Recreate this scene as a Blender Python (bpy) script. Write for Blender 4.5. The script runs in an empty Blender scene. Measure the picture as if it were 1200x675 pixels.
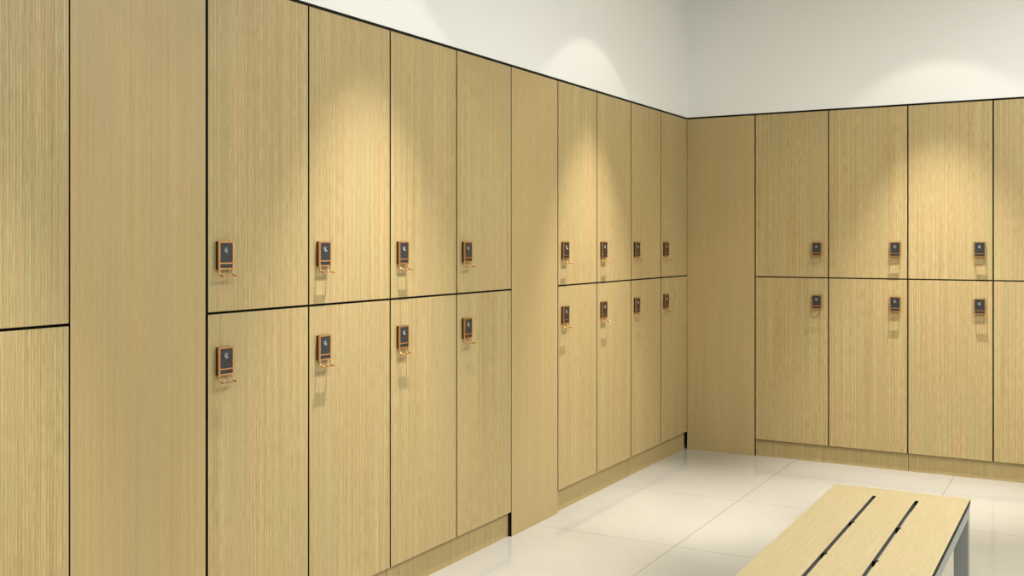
import bpy, bmesh, math
from mathutils import Vector, Matrix

S = bpy.context.scene
C = S.collection

# ------------------------------------------------------------------ helpers
def lin(c):
    out = []
    for v in c:
        v /= 255.0
        out.append(v / 12.92 if v <= 0.04045 else ((v + 0.055) / 1.055) ** 2.4)
    return (out[0], out[1], out[2], 1.0)

def add_box(bm, x0, x1, y0, y1, z0, z1, mats=None, mi=0):
    """mats: dict face-> material index, keys '-x','+x','-y','+y','-z','+z'"""
    v = [bm.verts.new(p) for p in ((x0, y0, z0), (x1, y0, z0), (x1, y1, z0), (x0, y1, z0),
                                   (x0, y0, z1), (x1, y0, z1), (x1, y1, z1), (x0, y1, z1))]
    faces = {'-z': (0, 3, 2, 1), '+z': (4, 5, 6, 7), '-y': (0, 1, 5, 4),
             '+x': (1, 2, 6, 5), '+y': (2, 3, 7, 6), '-x': (3, 0, 4, 7)}
    for k, idx in faces.items():
        f = bm.faces.new([v[i] for i in idx])
        f.material_index = (mats or {}).get(k, mi)
    return v

def add_tube(bm, pts, r, seg=10, mi=0):
    pts = [Vector(p) for p in pts]
    rings = []
    n = len(pts)
    up = Vector((1, 0, 0))
    for i, p in enumerate(pts):
        t = (pts[min(i + 1, n - 1)] - pts[max(i - 1, 0)]).normalized()
        a = up - t * up.dot(t)
        if a.length < 1e-4:
            a = Vector((0, 0, 1)) - t * t.z
        a.normalize()
        b = t.cross(a)
        rings.append([bm.verts.new(p + a * (r * math.cos(2 * math.pi * k / seg)) + b * (r * math.sin(2 * math.pi * k / seg)))
                      for k in range(seg)])
    for i in range(n - 1):
        for k in range(seg):
            f = bm.faces.new((rings[i][k], rings[i][(k + 1) % seg], rings[i + 1][(k + 1) % seg], rings[i + 1][k]))
            f.material_index = mi
            f.smooth = True
    for ring in (list(reversed(rings[0])), rings[-1]):
        bm.faces.new(ring).material_index = mi

def obj(name, bm, mats, parent=None, loc=(0, 0, 0), rotz=0.0, bevel=0.0):
    bmesh.ops.recalc_face_normals(bm, faces=bm.faces[:])
    me = bpy.data.meshes.new(name)
    bm.to_mesh(me); bm.free()
    for m in (mats if isinstance(mats, (list, tuple)) else [mats]):
        me.materials.append(m)
    o = bpy.data.objects.new(name, me)
    C.objects.link(o)
    o.location = loc
    o.rotation_euler = (0, 0, rotz)
    if parent:
        o.parent = parent
    if bevel:
        b = o.modifiers.new('bevel', 'BEVEL')
        b.width = bevel; b.segments = 2; b.limit_method = 'ANGLE'
    return o

def thing(name, label, cat, loc, rotz=0.0, group=None):
    o = bpy.data.objects.new(name, None)
    o.empty_display_size = 0.1
    C.objects.link(o)
    o.location = loc
    o.rotation_euler = (0, 0, rotz)
    return tag(o, label, cat, group)

def tag(o, label, cat, group=None):
    o['label'] = label
    o['category'] = cat
    if group:
        o['group'] = group
    return o

def structure(o):
    o['kind'] = 'structure'
    return o

# ---------------------------------------------------------------- materials
def new_mat(name):
    m = bpy.data.materials.new(name)
    m.use_nodes = True
    nt = m.node_tree
    return m, nt, nt.nodes['Principled BSDF']

def plain(name, rgb, rough=0.5, metal=0.0, spec=0.5):
    m, nt, p = new_mat(name)
    p.inputs['Base Color'].default_value = lin(rgb)
    p.inputs['Roughness'].default_value = rough
    p.inputs['Metallic'].default_value = metal
    p.inputs['Specular IOR Level'].default_value = spec
    # a faint procedural variation of the gloss
    n = nt.nodes.new('ShaderNodeTexNoise'); n.inputs['Scale'].default_value = 60
    mr = nt.nodes.new('ShaderNodeMapRange')
    mr.inputs['To Min'].default_value = max(0.02, rough - 0.04)
    mr.inputs['To Max'].default_value = min(1, rough + 0.04)
    nt.links.new(n.outputs['Fac'], mr.inputs['Value'])
    nt.links.new(mr.outputs['Result'], p.inputs['Roughness'])
    return m

def wood(name, dark, mid, light, stripe, fibre, along='Z', w=(0.45, 0.25, 0.3), contrast=1.0, rough=0.45, drift=None, gain=(1, 1, 1), sv=0.9, hue=0.0):
    """straight grained laminate; stripe / fibre are cycles per metre across the grain"""
    def lin(c):
        q = globals()['lin'](c)
        return tuple(q[i] * gain[i] for i in range(3)) + (1.0,)
    m, nt, p = new_mat(name)
    N, L = nt.nodes, nt.links
    tc = N.new('ShaderNodeTexCoord')
    oi = N.new('ShaderNodeObjectInfo')
    sep = N.new('ShaderNodeSeparateXYZ')
    L.new(tc.outputs['Object'], sep.inputs[0])

    def math_(op, a, b=None, c=None):
        n = N.new('ShaderNodeMath'); n.operation = op
        for i, v in enumerate((a, b, c)):
            if v is None: continue
            if isinstance(v, (int, float)): n.inputs[i].default_value = v
            else: L.new(v, n.inputs[i])
        return n.outputs[0]
    u = math_('ADD', sep.outputs['X'], math_('MULTIPLY', oi.outputs['Random'], 53.7))
    v = sep.outputs['Z'] if along == 'Z' else sep.outputs['Y']
    v = math_('ADD', v, math_('MULTIPLY', oi.outputs['Random'], 19.1))

    def noise(su, sv, detail=2.0):
        cx = N.new('ShaderNodeCombineXYZ')
        L.new(math_('MULTIPLY', u, su), cx.inputs[0])
        L.new(math_('MULTIPLY', v, sv), cx.inputs[1])
        n = N.new('ShaderNodeTexNoise')
        n.noise_dimensions = '2D'
        n.inputs['Scale'].default_value = 1.0
        n.inputs['Detail'].default_value = detail
        L.new(cx.outputs[0], n.inputs['Vector'])
        return n.outputs['Fac']
    a = noise(stripe, sv, 3.0)
    warp = noise(stripe * 0.12, 1.2)
    s = math_('SINE', math_('ADD', math_('MULTIPLY', u, 2 * math.pi * stripe * 0.9), math_('MULTIPLY', warp, 9.0)))
    s = math_('MULTIPLY_ADD', s, 0.5, 0.5)
    f = noise(fibre, 18.0, 3.0)
    val = math_('ADD', math_('ADD', math_('MULTIPLY', a, w[0]), math_('MULTIPLY', s, w[1])), math_('MULTIPLY', f, w[2]))
    val = math_('MULTIPLY_ADD', math_('SUBTRACT', val, 0.5), contrast, 0.5)
    r = N.new('ShaderNodeValToRGB')
    r.color_ramp.elements[0].position = 0.2; r.color_ramp.elements[0].color = lin(dark)
    r.color_ramp.elements[1].position = 0.8; r.color_ramp.elements[1].color = lin(light)
    e = r.color_ramp.elements.new(0.5); e.color = lin(mid)
    L.new(val, r.inputs[0])
    # slow drift of tone between leaves of veneer
    d = noise(9.0, 0.8, 1.0)
    mix = N.new('ShaderNodeMix'); mix.data_type = 'RGBA'; mix.blend_type = 'MIX'
    L.new(math_('MULTIPLY', math_('MAXIMUM', math_('SUBTRACT', d, 0.42), 0.0), 1.6), mix.inputs[0])
    L.new(r.outputs[0], mix.inputs[6])
    mix.inputs[7].default_value = lin(drift or mid)
    h = noise(38.0, 1.5, 2.0)
    hr = N.new('ShaderNodeValToRGB')
    hr.color_ramp.elements[0].position = 0.36; hr.color_ramp.elements[0].color = (0.93, 1.03, 0.96, 1)
    hr.color_ramp.elements[1].position = 0.64; hr.color_ramp.elements[1].color = (1.06, 0.96, 1.02, 1)
    L.new(h, hr.inputs[0])
    mh = N.new('ShaderNodeMix'); mh.data_type = 'RGBA'; mh.blend_type = 'MULTIPLY'; mh.inputs[0].default_value = hue
    L.new(mix.outputs[2], mh.inputs[6]); L.new(hr.outputs[0], mh.inputs[7])
    L.new(mh.outputs[2], p.inputs['Base Color'])
    p.inputs['Roughness'].default_value = rough
    p.inputs['Specular IOR Level'].default_value = 0.35
    return m

M_DOOR = wood('striped_veneer', (172, 140, 84), (206, 178, 124), (233, 209, 158), 125, 330, w=(0.42, 0.15, 0.43), contrast=1.22, drift=(198, 176, 128), gain=(0.665, 0.692, 0.68), hue=0.4)
M_PANEL = wood('plain_veneer', (182, 156, 104), (196, 172, 121), (210, 187, 137), 170, 420, w=(0.5, 0.05, 0.45), contrast=1.0, drift=(188, 170, 126), gain=(0.775, 0.763, 0.745), hue=0.2)
M_PLINTH = wood('plinth_veneer', (176, 145, 90), (200, 172, 118), (222, 196, 144), 130, 330, w=(0.45, 0.15, 0.4), contrast=1.1, gain=(0.68, 0.72, 0.71))
M_BENCH = wood('bench_veneer', (214, 190, 136), (226, 205, 154), (238, 220, 174), 90, 240, along='Y', w=(0.45, 0.0, 0.55), contrast=1.0, rough=0.4, gain=(0.64, 0.645, 0.68), hue=0.15, sv=4.0)
M_CORE = plain('black_laminate_core', (7, 6, 5), 0.6, 0, 0.15)
M_DARK = plain('dark_carcass', (26, 22, 18), 0.7, 0, 0.2)
M_SLOT = plain('lit_black_core', (70, 68, 68), 0.5)  # the black core again, its lit look in the slots put in as grey
M_STEEL = plain('satin_grey_steel', (152, 154, 148), 0.4, 0.3)
M_GOLD = plain('polished_copper_gold', (202, 152, 100), 0.28, 1.0)
M_LOCKFACE = plain('charcoal_lock_face', (38, 38, 40), 0.35)
M_LOCKSIDE = plain('black_lock_housing', (30, 24, 20), 0.45)
M_DIAL = plain('bright_dial', (176, 178, 178), 0.3, 0.3)

def wall_paint(name, rgb):
    m, nt, p = new_mat(name)
    N, L = nt.nodes, nt.links
    p.inputs['Base Color'].default_value = lin(rgb)
    p.inputs['Roughness'].default_value = 0.75
    p.inputs['Specular IOR Level'].default_value = 0.25
    n = N.new('ShaderNodeTexNoise'); n.inputs['Scale'].default_value = 220; n.inputs['Detail'].default_value = 3
    b = N.new('ShaderNodeBump'); b.inputs['Strength'].default_value = 0.03; b.inputs['Distance'].default_value = 0.002
    tc = N.new('ShaderNodeTexCoord')
    L.new(tc.outputs['Object'], n.inputs['Vector'])
    L.new(n.outputs['Fac'], b.inputs['Height'])
    L.new(b.outputs['Normal'], p.inputs['Normal'])
    return m
M_WALL = wall_paint('white_paint', (232, 232, 229))
M_CEIL = wall_paint('ceiling_paint', (235, 235, 232))

def floor_mat():
    m, nt, p = new_mat('polished_tile')
    N, L = nt.nodes, nt.links
    tc = N.new('ShaderNodeTexCoord')
    sep = N.new('ShaderNodeSeparateXYZ'); L.new(tc.outputs['Object'], sep.inputs[0])
    def math_(op, a, b=None):
        n = N.new('ShaderNodeMath'); n.operation = op
        for i, v in enumerate((a, b)):
            if v is None: continue
            if isinstance(v, (int, float)): n.inputs[i].default_value = v
            else: L.new(v, n.inputs[i])
        return n.outputs[0]
    def joint(coord, off, size):
        q = math_('DIVIDE', math_('SUBTRACT', coord, off), size)
        fr = math_('ABSOLUTE', math_('SUBTRACT', q, math_('ROUND', q)))
        return math_('LESS_THAN', math_('MULTIPLY', fr, size), 0.0022)
    jx = joint(sep.outputs['X'], 0.685, 0.885)
    jy = math_('MULTIPLY', joint(sep.outputs['Y'], -1.125, 0.905), math_('LESS_THAN', sep.outputs['Y'], -0.8))
    j = math_('MAXIMUM', jx, jy)
    n = N.new('ShaderNodeTexNoise'); n.inputs['Scale'].default_value = 1.6; n.inputs['Detail'].default_value = 4
    L.new(tc.outputs['Object'], n.inputs['Vector'])
    r = N.new('ShaderNodeValToRGB')
    r.color_ramp.elements[0].position = 0.3; r.color_ramp.elements[0].color = lin((168, 167, 158))
    r.color_ramp.elements[1].position = 0.7; r.color_ramp.elements[1].color = lin((175, 174, 165))
    L.new(n.outputs['Fac'], r.inputs[0])
    mix = N.new('ShaderNodeMix'); mix.data_type = 'RGBA'
    L.new(j, mix.inputs[0]); L.new(r.outputs[0], mix.inputs[6]); mix.inputs[7].default_value = lin((136, 133, 124))
    L.new(mix.outputs[2], p.inputs['Base Color'])
    p.inputs['Roughness'].default_value = 0.09
    p.inputs['Specular IOR Level'].default_value = 0.5
    return m
M_FLOOR = floor_mat()

# ------------------------------------------------------------- room and shell
# the front of the left lockers is the plane x = 0, of the back lockers y = 0
XR, YF, ZC, ND = 4.6, -8.2, 3.0, 0.56
ZT = 2.1055                                             # underside of the bulkheads above the lockers

bm = bmesh.new(); add_box(bm, -0.9, XR + 0.2, YF - 0.2, 0.9, -0.1, 0.0)
structure(obj('floor', bm, M_FLOOR))
bm = bmesh.new(); add_box(bm, -0.9, XR + 0.2, YF - 0.2, 0.9, ZC, ZC + 0.1)
structure(obj('ceiling', bm, M_CEIL))

def niche_wall(name, axis):
    """wall with a bulkhead: profile (depth, z) swept along the wall"""
    prof = [(-ND, 0.0), (-ND, ZT), (0.0, ZT), (0.0, ZC), (-ND - 0.2, ZC), (-ND - 0.2, 0.0)]
    bm = bmesh.new()
    ends = []
    for t in ((YF - 0.2, 0.9) if axis == 'y' else (-0.9, XR + 0.2)):
        ends.append([bm.verts.new((d, t, z) if axis == 'y' else (t, -d, z)) for d, z in prof])
    n = len(prof)
    for i in range(n):
        bm.faces.new((ends[0][i], ends[0][(i + 1) % n], ends[1][(i + 1) % n], ends[1][i]))
    bm.faces.new(ends[0]); bm.faces.new(ends[1])
    return structure(obj(name, bm, M_WALL))
niche_wall('wall_left', 'y')
niche_wall('wall_back', 'x')
bm = bmesh.new(); add_box(bm, 2.2165, XR, 0.0, ND, 0, ZT); structure(obj('wall_back', bm, M_WALL))
bm = bmesh.new(); add_box(bm, -ND, 0.0, YF, -4.976, 0, ZT); structure(obj('wall_left', bm, M_WALL))
bm = bmesh.new(); add_box(bm, XR, XR + 0.15, YF - 0.2, 0.9, 0, ZC); structure(obj('wall_right', bm, M_WALL))
bm = bmesh.new(); add_box(bm, -0.9, XR + 0.2, YF - 0.15, YF, 0, ZC); structure(obj('wall_front', bm, M_WALL))

# ------------------------------------------------------------------- lockers
TH = 0.018          # laminate thickness
GAP = 0.0075        # shadow gap between doors
TOPZ = 2.0955        # top of doors, board above
MID = 1.102
WOODF = {'-y': 0}

def lock_meshes(door, cx, ztop):
    """keyless lock on a door front at local x = cx; the front of the door is y = 0"""
    W, H, D = 0.059, 0.084, 0.0135
    x0, x1, z0 = cx - W / 2, cx + W / 2, ztop - H
    bm = bmesh.new()
    add_box(bm, x0, x1, -D + 0.002, 0.0, z0, ztop)
    obj('lock_housing', bm, M_LOCKSIDE, door, bevel=0.0015)
    # charcoal faceplate and the small slot plate below it
    bm = bmesh.new()
    add_box(bm, x0 + 0.004, x1 - 0.004, -D - 0.0005, -D + 0.002, z0 + 0.020, ztop - 0.004)
    add_box(bm, x0 + 0.004, x1 - 0.004, -D + 0.0005, -D + 0.002, z0 + 0.0045, z0 + 0.0165)
    obj('lock_faceplate', bm, M_LOCKFACE, door)
    # copper coloured frame round the face with a crossbar
    bm = bmesh.new()
    y0, y1 = -D - 0.0015, -D + 0.004
    add_box(bm, x0 - 0.001, x0 + 0.0045, y0, y1, z0, ztop)
    add_box(bm, x1 - 0.0045, x1 + 0.001, y0, y1, z0, ztop)
    add_box(bm, x0 + 0.0045, x1 - 0.0045, y0, y1, ztop - 0.0045, ztop)
    add_box(bm, x0 + 0.0045, x1 - 0.0045, y0, y1, z0 + 0.0165, z0 + 0.0205)
    add_box(bm, x0 + 0.0045, x1 - 0.0045, y0, y1, z0, z0 + 0.0045)
    obj('lock_frame', bm, M_GOLD, door)['label'] = 'copper coloured metal frame around the dark face'
    # small bright turning dial
    bm = bmesh.new()
    dz = ztop - 0.027
    pts = []
    for k in range(20):
        a = math.radians(40 + 300 * k / 19)
        pts.append((cx + 0.0072 * math.cos(a), -D - 0.0015, dz + 0.0072 * math.sin(a)))
    add_tube(bm, pts, 0.0010, 6)
    add_box(bm, cx - 0.004, cx + 0.001, -D - 0.0028, -D - 0.0002, dz - 0.0035, dz + 0.003)
    obj('lock_dial', bm, M_DIAL, door)['label'] = 'small silvery dial'
    # two prongs curving out and down, joined by a flat bar
    bm = bmesh.new()
    for s in (-1, 1):
        xx = cx + s * (W / 2 - 0.003)
        pts = [(xx, -D + 0.002, z0 + 0.004), (xx, -D + 0.001, z0 - 0.006)]
        for k in range(1, 9):
            a = math.pi / 2 * k / 8
            pts.append((xx, -D + 0.001 - 0.013 * (1 - math.cos(a)), z0 - 0.006 - 0.014 * math.sin(a)))
        pts.append((xx, -0.0350, z0 - 0.0205))
        add_tube(bm, pts, 0.0027, 8)
    add_box(bm, cx - W / 2 + 0.001, cx + W / 2 - 0.001, -0.0345, -0.0235, z0 - 0.0212, z0 - 0.0198)
    obj('hook', bm, M_GOLD, door, bevel=0)['label'] = 'copper coloured two-pronged hook'

def make_locker(loc, rotz, w, zb, lock_side, label, group, gl=GAP / 2, gr=GAP / 2, plinth_h=None):
    """two-tier locker: local x along the wall from 0 to w, front plane y = 0, depth +y"""
    t = thing('locker', label, 'locker', loc, rotz, group)
    bm = bmesh.new()
    t1 = 0.012
    yb = 0.5
    zt = TOPZ
    add_box(bm, 0.0005, t1, TH, yb, 0, zt)
    add_box(bm, w - t1, w - 0.0005, TH, yb, 0, zt)
    add_box(bm, t1, w - t1, TH, yb, zb - 0.004, zb + 0.012)
    add_box(bm, t1, w - t1, TH, yb, MID - 0.008, MID + 0.008)
    add_box(bm, t1, w - t1, TH, yb, zt - 0.014, zt)
    add_box(bm, t1, w - t1, yb - 0.008, yb, zb, zt)
    obj('carcass', bm, M_DARK, t)
    for z0, z1, zl in ((zb, MID - GAP / 2, 1.0), (MID + GAP / 2, TOPZ - 0.001, 1.315)):
        bm = bmesh.new()
        add_box(bm, gl, w - gr, 0, TH - 0.001, z0, z1, {'-y': 0}, 1)
        d = obj('door', bm, [M_DOOR, M_CORE], t)
        cx = 0.068 if lock_side < 0 else w - 0.067
        lock_meshes(d, cx, zl)
    return t

R90 = math.pi / 2
PL, PB = 0.111, 0.105           # bottom edges of the doors, left and back
GL = 'two-tier lockers along the left wall'
GB = 'two-tier lockers along the back wall'

def left(y, z=0, x=0): return (x, y, z)

A0 = -4.064; PA = 0.4528
C0 = -1.802; PC = 0.4505
B0 = 0.4377; PBK = 0.4443
make_locker(left(-4.974), R90, 0.451, PL, -1, 'wood locker cut off at the left edge of the photo, before the widest plain panel', GL)
labs = ['largest fully seen wood locker, directly right of the wide plain panel',
        'wood locker with warm light pool on its upper door, second from the wide panel',
        'third wood locker right of the wide plain panel, with two copper-framed locks',
        'wood locker directly left of the narrow plain panel in the middle of the left wall']
for i in range(4):
    make_locker(left(A0 + i * PA), R90, PA, PL, -1, labs[i], GL,
                gl=0.009 if i == 0 else GAP / 2, gr=0.005 if i == 3 else GAP / 2)
labs = ['wood locker directly right of the narrow plain panel in the middle of the left wall',
        'wood locker under the round light scallop, second right of the narrow middle panel',
        'narrow-looking wood locker second from the room corner on the left wall',
        'narrowest-looking wood locker on the left wall, touching the room corner']
for i in range(4):
    make_locker(left(C0 + i * PC), R90, PC - (0.0005 if i == 3 else 0), PL, -1, labs[i], GL, gl=0.007 if i == 0 else GAP / 2, gr=0.0 if i == 3 else GAP / 2)
labs = ['wood locker on the back wall directly right of the plain corner panel',
        'second wood locker on the back wall from the plain corner panel',
        'wood locker with the brightest upper door on the back wall, third from the corner panel',
        'wood locker on the back wall cut off by the right edge of the photo']
for i in range(4):
    make_locker((B0 + i * PBK, 0, 0), 0, PBK, PB, 1, labs[i], GB, gl=0.006 if i == 0 else GAP / 2)

# plain filler panels between the banks
def filler(loc, rotz, w, label):
    bm = bmesh.new()
    add_box(bm, 0.001, w - 0.001, 0, 0.45, 0.0, TOPZ - 0.001, {'-y': 0}, 1)
    return tag(obj('filler_panel', bm, [M_PANEL, M_CORE], None, loc, rotz), label, 'panel', 'plain wood panels between the lockers')
filler(left(-4.523), R90, 0.459, 'widest-looking plain floor-to-top wood panel without locks, near the left edge')
filler(left(A0 + 4 * PA), R90, C0 - A0 - 4 * PA, 'narrow plain wood panel between the two groups of lockers on the left wall')
filler((0.001, 0, 0), 0, B0 - 0.001, 'plain shaded wood panel in the room corner beside the back wall lockers')

# plinth boards, one below each pair of lockers, standing back under the doors
def plinth(loc, rotz, w, h, label, group):
    bm = bmesh.new()
    add_box(bm, 0.0015, w - 0.0015, 0.0175, 0.0178, 0.0, h, {'-y': 0}, 1)
    return tag(obj('plinth_board', bm, [M_PLINTH, M_CORE], None, loc, rotz), label, 'plinth', group)
GP = 'plinth boards under the lockers'
plinth(left(A0), R90, 2 * PA, PL - 0.005, 'wood plinth under the large lockers at the bottom edge of the photo', GP)
plinth(left(A0 + 2 * PA), R90, 2 * PA, PL - 0.005, 'wood plinth on the white floor ending at the narrow middle panel', GP)
plinth(left(C0), R90, 2 * PC, PL - 0.005, 'wood plinth starting just right of the narrow middle panel', GP)
plinth(left(C0 + 2 * PC), R90, 2 * PC - 0.002, PL - 0.005, 'short-looking wood plinth on the left wall reaching the room corner', GP)
plinth((B0, 0, 0), 0, 2 * PBK, PB - 0.005, 'wood plinth on the back wall starting at the plain corner panel', GP)
plinth((B0 + 2 * PBK, 0, 0), 0, 2 * PBK, PB - 0.005, 'wood plinth on the back wall running out of the right edge of the photo', GP)

# black edged board lying on top of all lockers of a wall
bm = bmesh.new(); add_box(bm, -0.5, 0.0015, -4.974, -0.001, TOPZ, ZT - 0.0005)
tag(obj('top_board', bm, M_CORE), 'thin black board edge running along the top of the left wall lockers', 'top board', 'black top boards')
bm = bmesh.new(); add_box(bm, 0.002, B0 + 4 * PBK, -0.0015, 0.5, TOPZ, ZT - 0.0005)
tag(obj('top_board', bm, M_CORE), 'thin black board edge running along the top of the back wall lockers', 'top board', 'black top boards')

# --------------------------------------------------------------------- bench
BX0, BX1, BY1, BY0, BZ = 1.458, 1.901, -2.474, -4.05, 0.45
bench = thing('bench', 'light wood bench with two long slots, black edges and grey steel legs', 'bench',
              ((BX0 + BX1) / 2, (BY0 + BY1) / 2, 0))
ox, oy = bench.location.x, bench.location.y
X = lambda v: v - ox
Y = lambda v: v - oy
SL = [(1.6075, 1.6190), (1.7430, 1.7555)]
sy0, sy1 = -3.93, -2.592
bm = bmesh.new()
tt = 0.017
tm = {'+z': 0, '+y': 2, '-y': 2}
for a, b in ((BX0, SL[0][0]), (SL[0][1], SL[1][0]), (SL[1][1], BX1)):
    q = dict(tm)
    if a == BX0: q['-x'] = 2
    if b == BX1: q['+x'] = 2
    add_box(bm, X(a), X(b), Y(BY0), Y(BY1), BZ - tt, BZ, q, 1)
for a, b in SL:
    add_box(bm, X(a), X(b), Y(BY0), Y(sy0), BZ - tt, BZ, tm, 1)
    add_box(bm, X(a), X(b), Y(sy1), Y(BY1), BZ - tt, BZ, tm, 1)
obj('seat', bm, [M_BENCH, M_SLOT, M_CORE], bench)
for (a, b) in SL:
    for yy in (-2.968, -3.336, -3.70):
        bm = bmesh.new()
        add_box(bm, X(a) + 0.0005, X(b) + 0.003, Y(yy) - 0.008, Y(yy) + 0.008, BZ - tt + 0.002, BZ + 0.0002)
        obj('slot_clip', bm, M_CORE, bench)['label'] = 'small black spacer in the slot'
zr = BZ - tt
fw = 0.045
def rail(x0, x1, y0, y1):
    bm = bmesh.new(); add_box(bm, X(x0), X(x1), Y(y0), Y(y1), zr - 0.04, zr)
    obj('rail', bm, M_STEEL, bench, bevel=0.0012)
rail(BX0 + 0.002, BX0 + 0.002 + fw, BY0 + 0.002 + fw, BY1 - 0.002 - fw)
rail(BX1 - 0.002 - fw, BX1 - 0.002, BY0 + 0.002 + fw, BY1 - 0.002 - fw)
rail(BX0 + 0.002 + fw, BX1 - 0.002 - fw, BY1 - 0.002 - fw, BY1 - 0.002)
rail(BX0 + 0.002 + fw, BX1 - 0.002 - fw, BY0 + 0.002, BY0 + 0.002 + fw)
for x0 in (BX0 + 0.002, BX1 - 0.002 - fw):
    for y0 in (BY0 + 0.002, BY1 - 0.002 - fw):
        bm = bmesh.new(); add_box(bm, X(x0), X(x0 + fw), Y(y0), Y(y0 + fw), 0.0, zr)
        obj('leg', bm, M_STEEL, bench, bevel=0.0012)

# -------------------------------------------------------------------- lights
def spot(name, loc, angle, blend, power, color, tilt=(0, 0, 0), radius=0.012):
    l = bpy.data.lights.new(name, 'SPOT')
    l.energy = power; l.color = color; l.spot_size = math.radians(angle); l.spot_blend = blend
    l.shadow_soft_size = radius
    o = bpy.data.objects.new(name, l); C.objects.link(o)
    o.location = loc; o.rotation_euler = tilt
    return o

WARM = (1.0, 0.90, 0.86)
WIDE = (1.0, 0.95, 0.86)
D = 0.56
LZ = 2.96
for y in (-7.0, -5.14, -3.295, -1.45):
    spot('downlight_core', (D, y, LZ), 27, 0.9, 135, WIDE)
    spot('downlight_wide', (D, y, LZ), 88, 0.14, 11, WIDE)
    spot('downlight_beam', (D, y, LZ), 46, 0.85, 360, WARM, (0, math.radians(6), 0))
for x in (1.49, 3.34):
    spot('downlight_core', (x, -D, LZ), 27, 0.9, 135, WIDE)
    spot('downlight_wide', (x, -D, LZ), 88, 0.2, 10.5, WIDE)
    spot('downlight_beam', (x, -D, LZ), 46, 0.85, 360, WARM, (math.radians(6), 0, 0))

def area(name, loc, sx, sy, power, color):
    l = bpy.data.lights.new(name, 'AREA'); l.shape = 'RECTANGLE'
    l.size = sx; l.size_y = sy; l.energy = power; l.color = color
    o = bpy.data.objects.new(name, l); C.objects.link(o); o.location = loc
    return o
for x, y, p, c in ((2.7, -2.2, 80, (1.0, 0.985, 0.94)), (2.9, -4.2, 34, (0.93, 0.98, 1.0)), (2.6, -6.5, 38, (0.92, 0.98, 1.0))):  # unseen fill lights, added under the ceiling to raise the ambient level
    area('ambient_fill', (x, y, ZC - 0.02), 1.2, 1.2, p, c)

w = bpy.data.worlds.new('world'); S.world = w
w.use_nodes = True
w.node_tree.nodes['Background'].inputs[0].default_value = (0.9, 0.95, 1.0, 1)
w.node_tree.nodes['Background'].inputs[1].default_value = 0.05

# -------------------------------------------------------------------- camera
cam = bpy.data.cameras.new('camera')
co = bpy.data.objects.new('camera', cam); C.objects.link(co)
co.location = (2.2754, -6.2464, 1.3105)
co.rotation_euler = (math.pi / 2, 0, math.radians(29.648))
cam.sensor_width = 36.0
cam.lens = 36.0 * 1207.84 / 1200.0
cam.shift_y = -(337.5 - 284.5) / 1200.0
cam.clip_start = 0.05
S.camera = co

S.view_settings.view_transform = 'Standard'
S.view_settings.look = 'None'
S.view_settings.exposure = 0.07
S.view_settings.gamma = 1.0
S.view_settings.use_curve_mapping = False
